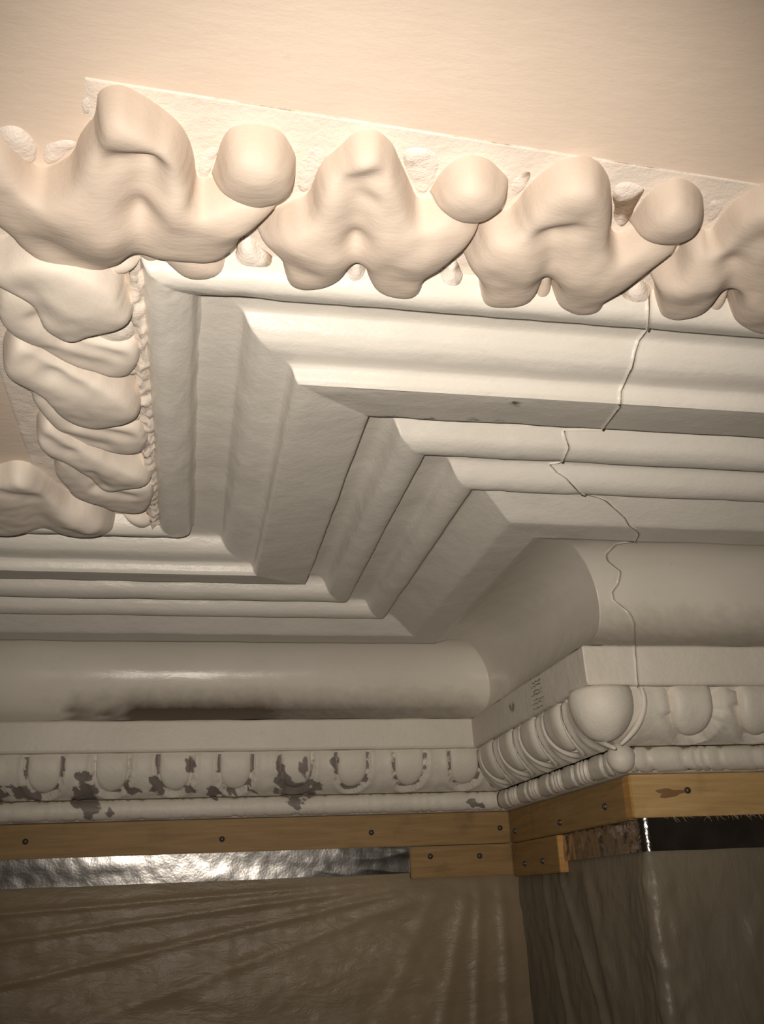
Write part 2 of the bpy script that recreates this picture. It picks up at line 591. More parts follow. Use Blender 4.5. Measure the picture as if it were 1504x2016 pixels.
def surround(sec, ulo, uhi, centers, a, deep, parent, dirty):
    """the ground of the course: pockets round the eggs, raised rims and a dart between; ends mitred"""
    nu = int((1.0 / 0.0075) * abs((uhi if isinstance(uhi, float) else 0.0) - (ulo if isinstance(ulo, float) else 1.0))) + 4
    nv = 26
    rnd = [random.random() for _ in centers]
    V, D = [], []
    for i in range(nv):
        v = i / (nv - 1)
        p, z, nn = ov_at(v)
        lo = {'A': ulo, 'R': -p, 'B': -p}[sec]
        hi = {'A': -p, 'R': 1 - p, 'B': uhi}[sec]
        for j in range(nu):
            u = lo + (hi - lo) * j / (nu - 1)
            h = 0.0
            dt = 0.0
            best, bi = 1e9, 0
            for k, c in enumerate(centers):
                if abs(u - c) < abs(best):
                    best, bi = u - c, k
            E = egg_E(best, v, a)
            wob = 1 + 0.18 * nz(u * 3, z * 3, bi, 6.0)
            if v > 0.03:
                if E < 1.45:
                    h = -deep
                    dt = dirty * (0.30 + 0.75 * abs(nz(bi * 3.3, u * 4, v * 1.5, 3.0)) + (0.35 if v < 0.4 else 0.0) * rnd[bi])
                else:
                    h = deep * 0.45 * math.exp(-((E - 1.75) / 0.45) ** 2)
            # dart between two eggs
            if len(centers) > 1:
                sp = abs(centers[1] - centers[0])
                dd = abs(abs(best) - sp / 2)
                h += deep * 0.5 * math.exp(-(dd / 0.012) ** 2) * np.clip((v - 0.45) / 0.3, 0, 1)
            h += (0.0022 if sec == 'A' else 0.0010) * nz(u, p + z, 3.0, 22.0)
            fade = min(1.0, v / 0.05, (1 - v) / 0.06)
            h *= max(0.0, fade)
            pp, zz = p + nn[0] * h, z + nn[1] * h
            q = run_pt(sec, u, pp, zz)
            if sec == 'A':
                fl = flake(q)
                if fl > 0.5:
                    q = run_pt(sec, u, p + nn[0] * (h - 0.002), z + nn[1] * (h - 0.002))
                dt = max(dt, fl)
            V.append(q)
            D.append(dt)
    Fs = []
    for i in range(nv - 1):
        for j in range(nu - 1):
            a_ = i * nu + j
            f = (a_, a_ + nu, a_ + nu + 1, a_ + 1)
            Fs.append(f if sec != 'R' else f[::-1])
    return link('egg_surround', V, Fs, M_EGG, parent, D)


def egg(sec, c, a, bulge, deep, parent, umax=None):
    nu, nv = 17, 15
    V, D, idx = [], [], {}
    for i in range(nv):
        v = 0.0 + 0.775 * (1 - (1 - i / (nv - 1)) ** 1.3)
        w = max(0.0, (v - 0.30) / 0.47)
        half = a * math.sqrt(max(0.0, 1 - min(w, 1.0) ** 2)) * 1.0
        p, z, nn = ov_at(v)
        for j in range(nu):
            t = -1 + 2 * j / (nu - 1)
            t = math.sin(t * math.pi / 2)
            u = c + half * t
            E = egg_E(u - c, v, a)
            h = -deep - 0.002 + (bulge + deep) * math.sqrt(max(0.0, 1 - min(E, 1.0) ** 3.0))
            h *= min(1.0, 0.35 + v / 0.08)
            h += 0.0015 * nz(u, z, c, 25.0)
            q = run_pt(sec, u, p + nn[0] * h, z + nn[1] * h)
            V.append(q)
            D.append(flake(q) * 0.95 if sec == 'A' else 0.0)
    Fs = []
    for i in range(nv - 1):
        for j in range(nu - 1):
            b = i * nu + j
            f = (b, b + nu, b + nu + 1, b + 1)
            Fs.append(f if sec != 'R' else f[::-1])
    return link('egg', V, Fs, M_EGG, parent, D)


surround('A', XL, None, A_EGGS, 0.050, 0.012, eggs, 1.0)
surround('R', None, None, R_EGGS, 0.060, 0.020, eggs, 0.25)
surround('B', None, XR, [-0.02] + B_EGGS, 0.058, 0.016, eggs, 0.45)
for c in A_EGGS:
    egg('A', c, 0.049, 0.003, 0.011, eggs)
for c in R_EGGS:
    egg('R', c, 0.058, 0.018, 0.020, eggs)
for c in B_EGGS:
    egg('B', c, 0.056, 0.012, 0.016, eggs)


def blob(name, c, rx, rz, mat, parent, top=None, seed=0, nu=28, nv=18, amp=0.03):
    V, Fs = [], []
    for i in range(nv + 1):
        th = math.pi * i / nv
        for j in range(nu):
            ph = 2 * math.pi * j / nu
            k = 1 + amp * nz(math.cos(ph) * math.sin(th) + seed, math.sin(ph) * math.sin(th), math.cos(th), 1.7)
            q = [c[0] + rx * k * math.sin(th) * math.cos(ph), c[1] + rx * k * math.sin(th) * math.sin(ph), c[2] + rz * k * math.cos(th)]
            if top is not None:
                q[2] = min(q[2], top)
            V.append(q)
    for i in range(nv):
        for j in range(nu):
            Fs.append((i * nu + j, (i + 1) * nu + j, (i + 1) * nu + (j + 1) % nu, i * nu + (j + 1) % nu))
    return link(name, V, Fs, mat, parent, [0.0] * len(V))


blob('corner_egg', (0.052, 0.052, 0.245), 0.080, 0.100, M_EGG, eggs, top=0.272, seed=3)


def rim(pts, r, name, mat, parent, n=8, taper=True):
    pts = [np.array(p, float) for p in pts]
    V, Fs = [], []
    m_ = len(pts)
    for i, p in enumerate(pts):
        t = pts[min(i + 1, m_ - 1)] - pts[max(i - 1, 0)]
        t = t / (np.linalg.norm(t) + 1e-9)
        a = np.cross(t, [0.3, 0.5, 0.81])
        a /= np.linalg.norm(a)
        b = np.cross(t, a)
        rr = r * (0.35 + 0.65 * math.sin(math.pi * (i + 0.5) / m_)) if taper else r
        for j in range(n):
            ph = 2 * math.pi * j / n
            V.append(p + rr * (a * math.cos(ph) + b * math.sin(ph)))
    for i in range(m_ - 1):
        for j in range(n):
            Fs.append((i * n + j, i * n + (j + 1) % n, (i + 1) * n + (j + 1) % n, (i + 1) * n + j))
    Fs.append(tuple(range(n - 1, -1, -1)))
    Fs.append(tuple(range((m_ - 1) * n, m_ * n)))
    return link(name, V, Fs, mat, parent)


# the shell rim that cups the corner egg on either side
for tr, ax in (([(1114, 1368), (1119, 1390), (1134, 1418), (1158, 1444), (1188, 1464), (1212, 1474)], 'x'), ([(1262, 1352), (1269, 1376), (1266, 1402), (1255, 1428), (1240, 1448), (1222, 1466)], 'y')):
    tr = [tuple(q) for q in chaikin(tr, 2)]
    pts = [on_x(q, 0.014 + 0.050 * k / len(tr)) if ax == 'x' else on_y(q, 0.004 + 0.045 * k / len(tr)) for k, q in enumerate(tr)]
    rim(pts, 0.009, 'shell_rim', M_EGG, eggs)

# crisp shell rims round the eggs of the return
for c in R_EGGS:
    pts = []
    for k in range(23):
        ang = math.pi * k / 22
        du = 0.074 * math.cos(ang)
        v = 0.06 + 0.78 * math.sin(ang) ** 0.8
        p, z, nn = ov_at(v)
        pts.append(run_pt('R', c + du, p + nn[0] * 0.006, z + nn[1] * 0.006))
    rim(pts, 0.0085, 'shell_rim', M_EGG, eggs)


def astragal(parent):
    cp, cz, r0 = -0.128, 0.112, 0.032

    def bead(u, k):
        t = (u / 0.20) % 1.0
        g = 0.0
        for gc, gw in ((0.04, 0.022), (0.16, 0.022), (0.28, 0.022), (0.98, 0.03), (0.50, 0.03)):
            g = max(g, math.exp(-((t - gc) / gw) ** 2))
        return k * g
    th = np.radians(np.linspace(62, -112, 13))
    V, D = [], []
    cols = []
    for u in np.linspace(XL, 0.125, 330):
        cols.append(('A', u, 0.10))
    for u in np.linspace(0.995, 0.02, 210):
        cols.append(('R', u, 0.36))
    for u in np.linspace(0.02, XR, 220):
        cols.append(('B', u, 0.26 * math.exp(-max(0, u - 0.1) / 0.35)))
    for i, t in enumerate(th):
        for s, u, k in cols:
            r = r0 * (1 - bead(u, k)) + 0.0018 * nz(u, t, 5 if s == 'A' else 9, 14.0)
            p = cp + r * math.cos(t)
            z = cz + r * math.sin(t)
            # mitre: keep each run on its own side of the diagonal
            if s == 'A':
                q = (min(u, -p), 1 - p, z)
            elif s == 'R':
                q = (-p, -p + (u) * 1.0 if u < 0.9 else min(u - p, 1 - p), z)
            else:
                q = (u - p - 0.02, -p, z)
            V.append(q)
            D.append(flake(q) if s == 'A' else 0.12 + bead(u, k) * 0.4)
    n = len(cols)
    Fs = []
    for i in range(len(th) - 1):
        for j in range(n - 1):
            if cols[j][0] != cols[j + 1][0] and cols[j][0] == 'A':
                continue
            a = i * n + j
            Fs.append((a, a + n, a + n + 1, a + 1))
    return link('astragal', V, Fs, M_EGG, parent, D)


astragal(eggs)
# the ledge that closes the course down to the batten
sweep('lower_fillet', [(-0.134, 0.084), (-0.138, 0.079), (-0.194, 0.076)], M_EGG, eggs, it=1, crack=False)
blob('corner_bead', (0.116, 0.116, 0.114), 0.036, 0.037, M_EGG, eggs, seed=8)

# pencilled figures scribbled on the return of the plain band (illegible strokes)
rs = random.Random(5)
V, Fs = [], []
for row in range(7):
    bx, by = 1046 + rs.uniform(-3, 3) + row * 0.8, 1345 + row * 8.5
    x = bx
    for k in range(9):
        x2, y2 = x + rs.uniform(1.2, 2.6), by - (x - bx) * 0.45 + rs.uniform(-3.0, 3.0)
        p1, p2 = on_x((x, by - (x - bx) * 0.45), -0.0065), on_x((x2, y2), -0.0065)
        w = np.array([0, 0, 0.0011])
        b0 = len(V)
        V += [p1 - w, p2 - w, p2 + w, p1 + w]
        Fs.append((b0, b0 + 1, b0 + 2, b0 + 3))
        x += rs.uniform(1.4, 2.4)
o = link('pencil_scribble', V, Fs, M_PENCIL, cornice, smooth=False)
tag(o, 'faint rows of illegible pencil scribble on the return of the band')

# ------------------------------------------------------------------ leaf garland on the ceiling


def poly_mask(P, X, Y):
    inside = np.zeros(X.shape, bool)
    n = len(P)
    for i in range(n):
        x1, y1 = P[i]
        x2, y2 = P[(i + 1) % n]
        c = ((y1 > Y) != (y2 > Y))
        xi = (x2 - x1) * (Y - y1) / ((y2 - y1) if abs(y2 - y1) > 1e-12 else 1e-12) + x1
        inside ^= c & (X < xi)
    return inside


def snap(P, x, y):
    A = P
    B = np.roll(P, -1, axis=0)
    d = B - A
    t = ((x - A[:, 0]) * d[:, 0] + (y - A[:, 1]) * d[:, 1]) / ((d ** 2).sum(1) + 1e-12)
    t = np.clip(t, 0, 1)
    q = A + d * t[:, None]
    k = np.argmin((q[:, 0] - x) ** 2 + (q[:, 1] - y) ** 2)
    return q[k]


def leaf(name, outline, parent, mat, H=0.060, s=0.028, zn=None, zf=0.643, g=0.0042, grooves=(), bumps=(), amp=0.0022, dirty=0.0, tilt=0.0, seed=0, zc=None):
    """a paint-clogged plaster leaf hanging from the ceiling; outline measured from the photograph and laid on the ceiling plane"""
    zc = ZC if zc is None else zc
    zn = ZC - 0.010 if zn is None else zn
    px = np.array(chaikin(outline, 2, 0.25, closed=True))
    nx = np.roll(px, -1, axis=0) - np.roll(px, 1, axis=0)
    area = 0.5 * np.sum(px[:, 0] * np.roll(px[:, 1], -1) - np.roll(px[:, 0], -1) * px[:, 1])
    ny = -nx[:, 0] * (1 if area > 0 else -1)
    ny = ny / (np.linalg.norm(nx, axis=1) + 1e-9)
    for _ in range(3):
        ny = (np.roll(ny, 1) + ny * 2 + np.roll(ny, -1)) / 4
    P = []
    for (x, y), k in zip(px, ny):
        t = (k + 1) / 2
        t = t * t * (3 - 2 * t)
        P.append(on_z((x, y), zn + (zf - zn) * t)[:2])
    P = np.array(P)
    lo, hi = P.min(0) - g * 1.5, P.max(0) + g * 1.5
    xs = np.arange(lo[0], hi[0], g)
    ys = np.arange(lo[1], hi[1], g)
    X, Y = np.meshgrid(xs, ys)
    m = poly_mask(P, X, Y)
    phi = np.zeros(X.shape)
    k = (g * g) / 2
    mm = m.astype(float)
    for _ in range(420):
        a = np.zeros_like(phi)
        a[1:-1, 1:-1] = (phi[:-2, 1:-1] + phi[2:, 1:-1] + phi[1:-1, :-2] + phi[1:-1, 2:]) / 4 + k / 2
        phi = a * mm
    h = H * np.tanh(np.sqrt(2 * phi) / s)
    if tilt:
        h *= 1 + tilt * (Y - Y.mean())
    for x0, y0, x1, y1, dep, wid in list(grooves) + [(*b[:4], -b[4], b[5]) for b in bumps]:
        a, b = on_z((x0, y0), 0.625)[:2], on_z((x1, y1), 0.625)[:2]
        d = b - a
        t = np.clip(((X - a[0]) * d[0] + (Y - a[1]) * d[1]) / (d @ d + 1e-12), 0, 1)
        q2 = (X - a[0] - d[0] * t) ** 2 + (Y - a[1] - d[1] * t) ** 2
        h -= dep * np.exp(-q2 / wid ** 2) * np.minimum(1, h / (0.5 * H))
    idx = -np.ones(X.shape, int)
    V, D = [], []
    ny_, nx_ = X.shape
    use = np.zeros(X.shape, bool)
    cell = m[:-1, :-1] | m[1:, :-1] | m[:-1, 1:] | m[1:, 1:]
    use[:-1, :-1] |= cell
    use[1:, :-1] |= cell
    use[:-1, 1:] |= cell
    use[1:, 1:] |= cell
    for i, j in zip(*np.nonzero(use)):
        idx[i, j] = len(V)
        x, y = X[i, j], Y[i, j]
        if m[i, j]:
            hh = h[i, j]
            e = (amp * (nz(x, y, seed, 16.0) + 0.7 * nz(x, y, seed + 4, 42.0))) * min(1.0, hh / (0.4 * H))
            V.append((x, y, zc - hh - e))
            D.append(dirty * (0.5 + 0.9 * nz(x, y, seed, 20.0)))
        else:
            q = snap(P, x, y)
            V.append((q[0], q[1], zc + 0.003))
            D.append(dirty)
    Fs = []
    for i, j in zip(*np.nonzero(cell)):
        Fs.append((idx[i, j], idx[i + 1, j], idx[i + 1, j + 1], idx[i, j + 1]))
    # soften the modelling the way many coats of paint do
    A = np.array(V, float)
    fa = np.array(Fs)
    ea = np.concatenate([fa[:, [0, 1]], fa[:, [1, 2]], fa[:, [2, 3]], fa[:, [3, 0]]])
    ea = np.concatenate([ea, ea[:, ::-1]])
    cnt = np.bincount(ea[:, 0], minlength=len(A))[:, None]
    free = (A[:, 2] < zc)[:, None]
    for _ in range(5):
        avg = np.zeros_like(A)
        np.add.at(avg, ea[:, 0], A[ea[:, 1]])
        A = np.where(free, 0.45 * A + 0.55 * avg / np.maximum(cnt, 1), A)
    return link(name, A, Fs, mat, parent, D)


gB = empty('leaf_garland', (-0.4, -1.15, ZC), 'cream painted plaster leaf and bud garland along the ceiling above the projecting wall', 'garland', group='plaster leaf garlands')
gC = empty('corner_leaf', (-1.15, -1.15, ZC), 'large cream plaster corner leaf with a hollow chipped centre where two garlands meet', 'ornament')
gR = empty('leaf_garland', (-1.15, -0.5, ZC), 'foreshortened stack of grey white plaster leaves beside the upright rounded bead', 'garland', group='plaster leaf garlands')
gA = empty('leaf_garland', (-1.25, -0.15, ZC), 'shadowed short end of plaster leaves at the far inner corner, below the stack', 'garland', group='plaster leaf garlands')

# --- corner leaf
leaf('leaf', [(191, 195), (205, 181), (234, 176), (255, 184), (293, 205), (335, 237), (356, 256), (372, 288), (383, 325), (384, 352), (392, 366), (420, 356), (470, 350), (520, 356), (556, 385), (556, 412),
              (515, 432), (485, 446), (477, 470), (460, 489), (430, 508), (395, 508), (350, 498), (310, 500), (285, 490), (262, 494), (250, 506), (234, 519), (213, 532), (186, 538), (149, 527), (106, 514),
              (66, 498), (27, 468), (11, 442), (-8, 430), (-45, 415), (-60, 340), (-45, 275), (-15, 268), (0, 274), (16, 282), (35, 301), (53, 325), (75, 343), (88, 343), (117, 330), (144, 314), (154, 282),
              (170, 258), (186, 240), (188, 213)], gC, M_LEAF, H=0.0608, s=0.032,
     grooves=[(235, 318, 290, 322, 0.0204, 0.020), (290, 322, 302, 360, 0.0132, 0.018), (268, 365, 275, 410, 0.0192, 0.024), (275, 410, 262, 500, 0.0132, 0.022), (100, 480, 190, 530, 0.0108, 0.03),
              (20, 400, 100, 440, 0.0060, 0.04), (400, 430, 440, 470, 0.0048, 0.03)],
     bumps=[(225, 240, 250, 235, 0.012, 0.030), (340, 400, 440, 440, 0.012, 0.04), (130, 420, 210, 450, 0.014, 0.05), (320, 250, 345, 300, 0.010, 0.03)], seed=1)
leaf('leaf', [(300, 440), (340, 450), (400, 480), (430, 505), (449, 520), (453, 536), (433, 547), (407, 552), (372, 549), (346, 534), (316, 508), (298, 475)], gC, M_LEAF, H=0.0563, zn=0.650, seed=2)
leaf('stem', [(262, 470), (300, 470), (338, 512), (318, 524), (292, 529), (277, 524), (262, 508)], gC, M_LEAF, H=0.0461, zn=0.650, seed=3)
leaf('back_lump', [(-15, 262), (30, 256), (55, 272), (74, 298), (74, 325), (62, 338), (30, 320), (0, 290)], gC, M_BACK, H=0.0192, s=0.03, zf=0.660, dirty=0.2, seed=4)

# --- garland along the projecting wall
leaf('bud', [(409, 374), (420, 345), (428, 321), (436, 292), (449, 270), (462, 257), (492, 252), (524, 257), (550, 268), (566, 290), (578, 313), (584, 334), (584, 360), (581, 390), (574, 404), (540, 425),
             (500, 432), (450, 410), (412, 392)], gB, M_LEAF, H=0.0563, s=0.032, zf=0.626, bumps=[(500, 320, 510, 330, 0.012, 0.05)], seed=5)
leaf('leaf', [(606, 393), (617, 369), (627, 337), (646, 318), (667, 300), (686, 281), (702, 268), (739, 264), (756, 276), (775, 295), (785, 321), (799, 350), (811, 380), (822, 403), (845, 398), (885, 392), (925, 405),
              (955, 440), (930, 474), (892, 500), (866, 521), (836, 536), (837, 557), (832, 575), (818, 586), (793, 586), (767, 581), (740, 571), (724, 557), (712, 515), (701, 505), (693, 522), (684, 541), (662, 555),
              (633, 564), (606, 568), (572, 566), (553, 556), (557, 522), (541, 496), (516, 483), (498, 464), (494, 454), (513, 441), (540, 420), (575, 404)], gB, M_LEAF, H=0.0576, s=0.032,
     grooves=[(688, 366, 735, 352, 0.0156, 0.018), (705, 400, 700, 470, 0.0144, 0.020), (700, 470, 698, 560, 0.0120, 0.016), (715, 385, 730, 395, 0.0060, 0.012), (545, 500, 600, 530, 0.0048, 0.02)],
     bumps=[(715, 315, 725, 320, 0.010, 0.025), (600, 470, 640, 500, 0.010, 0.04), (780, 480, 820, 500, 0.010, 0.04)], seed=6)
leaf('stem', [(690, 470), (712, 470), (718, 520), (727, 560), (712, 571), (686, 574), (667, 568), (661, 558), (684, 536)], gB, M_BACK, H=0.0467, zn=0.648, seed=7)
leaf('back_lump', [(465, 490), (488, 472), (505, 492), (530, 512), (552, 535), (556, 556), (520, 548), (480, 541), (455, 538), (462, 515)], gB, M_BACK, H=0.0371, s=0.03, dirty=0.75, zn=0.655, seed=8)
leaf('bud', [(846, 398), (856, 374), (870, 350), (889, 329), (910, 317), (934, 314), (961, 322), (982, 340), (998, 358), (1006, 376), (1004, 400), (996, 425), (979, 446), (953, 459), (921, 459), (889, 452),
             (860, 434), (846, 417)], gB, M_LEAF, H=0.0563, s=0.032, zf=0.626, bumps=[(925, 375, 935, 385, 0.010, 0.04)], seed=9)
leaf('leaf', [(997, 424), (1006, 420), (1022, 404), (1038, 380), (1059, 358), (1088, 335), (1111, 321), (1145, 317), (1176, 323), (1190, 341), (1201, 360), (1207, 389), (1208, 417), (1205, 442), (1203, 458),
              (1213, 469), (1235, 462), (1277, 448), (1325, 458), (1352, 484), (1318, 508), (1274, 526), (1254, 543), (1229, 558), (1196, 573), (1195, 591), (1193, 611), (1170, 619), (1136, 618), (1108, 610), (1088, 598),
              (1084, 570), (1092, 540), (1078, 545), (1060, 575), (1046, 592), (1022, 597), (993, 600), (966, 603), (942, 599), (922, 590), (931, 574), (944, 556), (936, 540), (920, 524), (906, 508), (905, 498), (935, 460),
              (960, 425)], gB, M_LEAF, H=0.0576, s=0.032,
     grooves=[(1070, 462, 1130, 448, 0.0108, 0.016), (1092, 470, 1075, 560, 0.0156, 0.020), (1075, 560, 1070, 600, 0.0084, 0.014)],
     bumps=[(1150, 360, 1160, 370, 0.008, 0.03), (1010, 500, 1040, 520, 0.010, 0.04), (1140, 540, 1180, 550, 0.010, 0.04)], seed=10)
leaf('stem', [(1085, 470), (1100, 480), (1092, 545), (1089, 598), (1067, 603), (1040, 602), (1024, 597), (1052, 575)], gB, M_LEAF, H=0.0467, zn=0.648, seed=11)
leaf('back_lump', [(897, 510), (882, 525), (870, 545), (848, 575), (873, 584), (905, 585), (925, 590), (925, 570), (908, 545)], gB, M_BACK, H=0.0371, s=0.03, dirty=0.75, zn=0.655, seed=12)
leaf('bud', [(1236, 470), (1241, 448), (1255, 425), (1272, 400), (1294, 377), (1320, 363), (1342, 359), (1366, 369), (1380, 386), (1391, 411), (1392, 438), (1384, 465), (1376, 484), (1348, 498), (1305, 500),
             (1272, 494), (1245, 482)], gB, M_LEAF, H=0.0563, s=0.032, zf=0.626, bumps=[(1315, 420, 1325, 430, 0.010, 0.04)], seed=13)
leaf('leaf', [(1350, 470), (1385, 455), (1396, 468), (1418, 440), (1446, 406), (1475, 388), (1504, 369), (1560, 360), (1605, 375), (1625, 430), (1635, 520), (1640, 600), (1600, 650), (1550, 660), (1504, 649), (1475, 645), (1449, 633),
              (1433, 620), (1432, 590), (1448, 555), (1430, 560), (1412, 590), (1393, 604), (1362, 621), (1320, 626), (1277, 618), (1276, 604), (1292, 582), (1286, 564), (1275, 550), (1274, 538), (1294, 521), (1334, 508)],
     gB, M_LEAF, H=0.0576, s=0.032, grooves=[(1430, 520, 1500, 470, 0.0096, 0.02), (1450, 520, 1425, 600, 0.0132, 0.018), (1425, 505, 1470, 455, 0.0048, 0.02)], bumps=[(1350, 560, 1390, 550, 0.010, 0.03), (1480, 590, 1500, 600, 0.010, 0.04)], seed=14)
leaf('stem', [(1446, 530), (1456, 545), (1440, 590), (1428, 617), (1413, 625), (1390, 626), (1364, 621), (1410, 590)], gB, M_LEAF, H=0.0467, zn=0.648, seed=15)
leaf('back_lump', [(1262, 553), (1227, 569), (1200, 600), (1199, 609), (1238, 612), (1272, 618), (1300, 610), (1285, 580)], gB, M_BACK, H=0.0371, s=0.03, dirty=0.75, zn=0.655, seed=16)
leaf('bud', [(1640, 560), (1650, 500), (1690, 450), (1740, 440), (1790, 470), (1800, 530), (1770, 590), (1700, 600)], gB, M_LEAF, H=0.0563, s=0.032, zf=0.626, seed=17)
# thick paint and mortar smeared between the leaves, brown where the paint has fallen out
for k, (pl, dt) in enumerate([([(385, 300), (440, 275), (430, 330), (405, 385), (385, 380)], 0.05), ([(575, 300), (640, 280), (650, 330), (612, 400), (580, 400)], 0.10), ([(775, 290), (850, 290), (880, 320), (850, 400), (815, 405)], 0.55),
                              ([(995, 350), (1060, 330), (1045, 380), (1010, 418), (1000, 415)], 0.8), ([(1200, 350), (1290, 370), (1262, 410), (1235, 470), (1205, 462)], 1.0), ([(1385, 390), (1450, 395), (1415, 450), (1388, 475)], 0.12),
                              ([(80, 280), (150, 275), (160, 300), (110, 345), (78, 345)], 0.2), ([(150, 195), (195, 185), (192, 235), (158, 262)], 0.08)]):
    leaf('mortar_smear', pl, gB if k < 6 else gC, M_BACK, H=0.005, s=0.02, zn=ZC - 0.004, zf=ZC - 0.014, amp=0.004, dirty=dt, seed=30 + k)

# --- the stack on the return (seen steeply foreshortened)
ZH = 0.648
K = dict(zn=ZH, zf=0.634, g=0.0042)
leaf('leaf', [(181, 545), (206, 520), (240, 500), (267, 515), (281, 529), (279, 545), (262, 555), (240, 560), (205, 556)], gR, M_LEAF2, H=0.0499, seed=40, **K)
leaf('leaf', [(-40, 500), (20, 480), (70, 470), (150, 490), (205, 510), (240, 535), (248, 560), (261, 581), (270, 602), (269, 618), (255, 631), (231, 640), (200, 641), (176, 654), (147, 666), (127, 664), (104, 647),
              (77, 631), (68, 604), (58, 586), (34, 570), (10, 555), (-30, 545)], gR, M_LEAF2, H=0.064, s=0.022, seed=41, grooves=[(60, 560, 80, 600, 0.0072, 0.02)], bumps=[(150, 590, 200, 600, 0.006, 0.05)], **K)
leaf('leaf', [(-10, 560), (18, 545), (45, 550), (75, 575), (95, 605), (130, 630), (165, 645), (215, 655), (268, 655), (281, 680), (280, 702), (277, 722), (260, 741), (237, 745), (203, 737), (170, 728), (136, 717), (100, 700), (77, 688), (45, 674),
              (18, 658), (-5, 635), (-15, 600)], gR, M_LEAF2, H=0.050, s=0.022, seed=42, grooves=[(75, 630, 130, 672, 0.0132, 0.014), (130, 672, 230, 700, 0.0072, 0.012), (90, 690, 190, 715, 0.0060, 0.02)], **K)
leaf('back_lump', [(158, 667), (185, 640), (226, 625), (269, 618), (274, 650), (272, 678), (244, 688), (217, 688), (185, 682)], gR, M_BACK, H=0.0422, s=0.026, dirty=0.15, seed=43, **K)
leaf('leaf', [(1, 692), (10, 668), (25, 645), (60, 650), (110, 680), (170, 705), (240, 735), (268, 760), (280, 778), (285, 798), (276, 814), (249, 821), (226, 822), (208, 831), (185, 836), (158, 827), (127, 813), (104, 794),
              (92, 774), (72, 756), (45, 747), (14, 736), (2, 717)], gR, M_LEAF2, H=0.064, s=0.022, seed=44, grooves=[(70, 700, 110, 725, 0.0096, 0.02), (100, 725, 160, 745, 0.0060, 0.016)], bumps=[(160, 780, 220, 790, 0.006, 0.05)], **K)
leaf('leaf', [(203, 730), (250, 722), (278, 702), (286, 697), (297, 721), (293, 746), (264, 758), (235, 754)], gR, M_LEAF2, H=0.0448, seed=45, **K)
leaf('leaf', [(52, 760), (60, 735), (85, 735), (105, 765), (130, 790), (165, 805), (215, 815), (270, 815), (292, 838), (297, 868), (288, 889), (271, 894), (237, 892), (203, 882), (176, 876), (145, 869), (113, 850), (88, 827), (68, 806),
              (56, 783)], gR, M_LEAF2, H=0.050, s=0.022, seed=46, grooves=[(95, 790, 150, 834, 0.0120, 0.013), (160, 838, 250, 858, 0.0072, 0.012), (135, 862, 200, 874, 0.0060, 0.018)], **K)
leaf('back_lump', [(205, 832), (228, 810), (283, 800), (285, 835), (272, 850), (246, 850)], gR, M_BACK, H=0.0422, s=0.026, dirty=0.2, seed=47, **K)
leaf('leaf', [(67, 855), (72, 825), (95, 812), (140, 835), (190, 860), (240, 885), (289, 906), (303, 923), (303, 941), (285, 951), (260, 949), (244, 951), (231, 962), (210, 962), (192, 955), (174, 928), (156, 914), (134, 901),
              (113, 893), (90, 885), (75, 873)], gR, M_LEAF2, H=0.062, s=0.022, seed=48, grooves=[(90, 858, 135, 878, 0.0084, 0.016), (180, 915, 205, 945, 0.0072, 0.012)], bumps=[(190, 915, 250, 925, 0.005, 0.05)], **K)
leaf('leaf', [(237, 895), (270, 885), (294, 868), (311, 873), (312, 891), (301, 903), (271, 904)], gR, M_LEAF2, H=0.0448, seed=49, **K)
leaf('leaf', [(103, 914), (110, 885), (130, 872), (160, 892), (180, 920), (205, 935), (255, 940), (300, 935), (308, 957), (307, 977), (297, 1000), (283, 1010), (249, 1010), (215, 1001), (188, 989), (158, 982), (136, 972), (125, 955),
              (111, 942), (104, 930)], gR, M_LEAF2, H=0.050, s=0.022, seed=50, grooves=[(160, 920, 190, 960, 0.0108, 0.013), (190, 962, 260, 975, 0.0060, 0.012)], **K)
leaf('back_lump', [(230, 962), (255, 940), (290, 935), (306, 955), (295, 970), (260, 972)], gR, M_BACK, H=0.0422, s=0.03, dirty=0.2, seed=51, **K)
leaf('leaf', [(265, 1010), (294, 1000), (308, 988), (317, 986), (317, 1004), (305, 1014), (278, 1016)], gR, M_LEAF2, H=0.0448, seed=52, **K)
leaf('leaf', [(-40, 540), (0, 552), (16, 560), (10, 580), (-10, 600), (-40, 600)], gR, M_LEAF2, H=0.0448, seed=53, **K)

# --- the short end over the back wall
KA = dict(zn=ZC - 0.012, zf=0.618, g=0.0042)
leaf('leaf', [(-70, 935), (-30, 926), (0, 924), (27, 915), (57, 920), (75, 932), (108, 957), (127, 970), (145, 978), (181, 984), (208, 1000), (222, 1015), (232, 1031), (253, 1045), (226, 1057), (192, 1064), (170, 1067),
              (136, 1062), (102, 1057), (68, 1053), (45, 1059), (23, 1062), (0, 1060), (-70, 1060)], gA, M_LEAF2, H=0.0608, s=0.032, seed=60,
     grooves=[(70, 985, 90, 1050, 0.0132, 0.03), (0, 965, 60, 975, 0.0084, 0.02), (130, 1000, 180, 1010, 0.0048, 0.02)], bumps=[(30, 945, 45, 950, 0.010, 0.02), (150, 1020, 180, 1030, 0.012, 0.03)], **KA)
leaf('leaf', [(205, 998), (249, 1008), (296, 1014), (307, 1029), (305, 1046), (289, 1054), (267, 1053), (244, 1039), (224, 1025)], gA, M_LEAF2, H=0.0544, s=0.026, seed=61, zn=0.650, zf=0.622, g=0.0042)
leaf('back_lump', [(217, 1020), (250, 1040), (300, 1050), (318, 1054), (250, 1057), (180, 1060)], gA, M_BACK, H=0.0384, s=0.03, seed=62, zn=0.650, zf=0.63, g=0.0042)
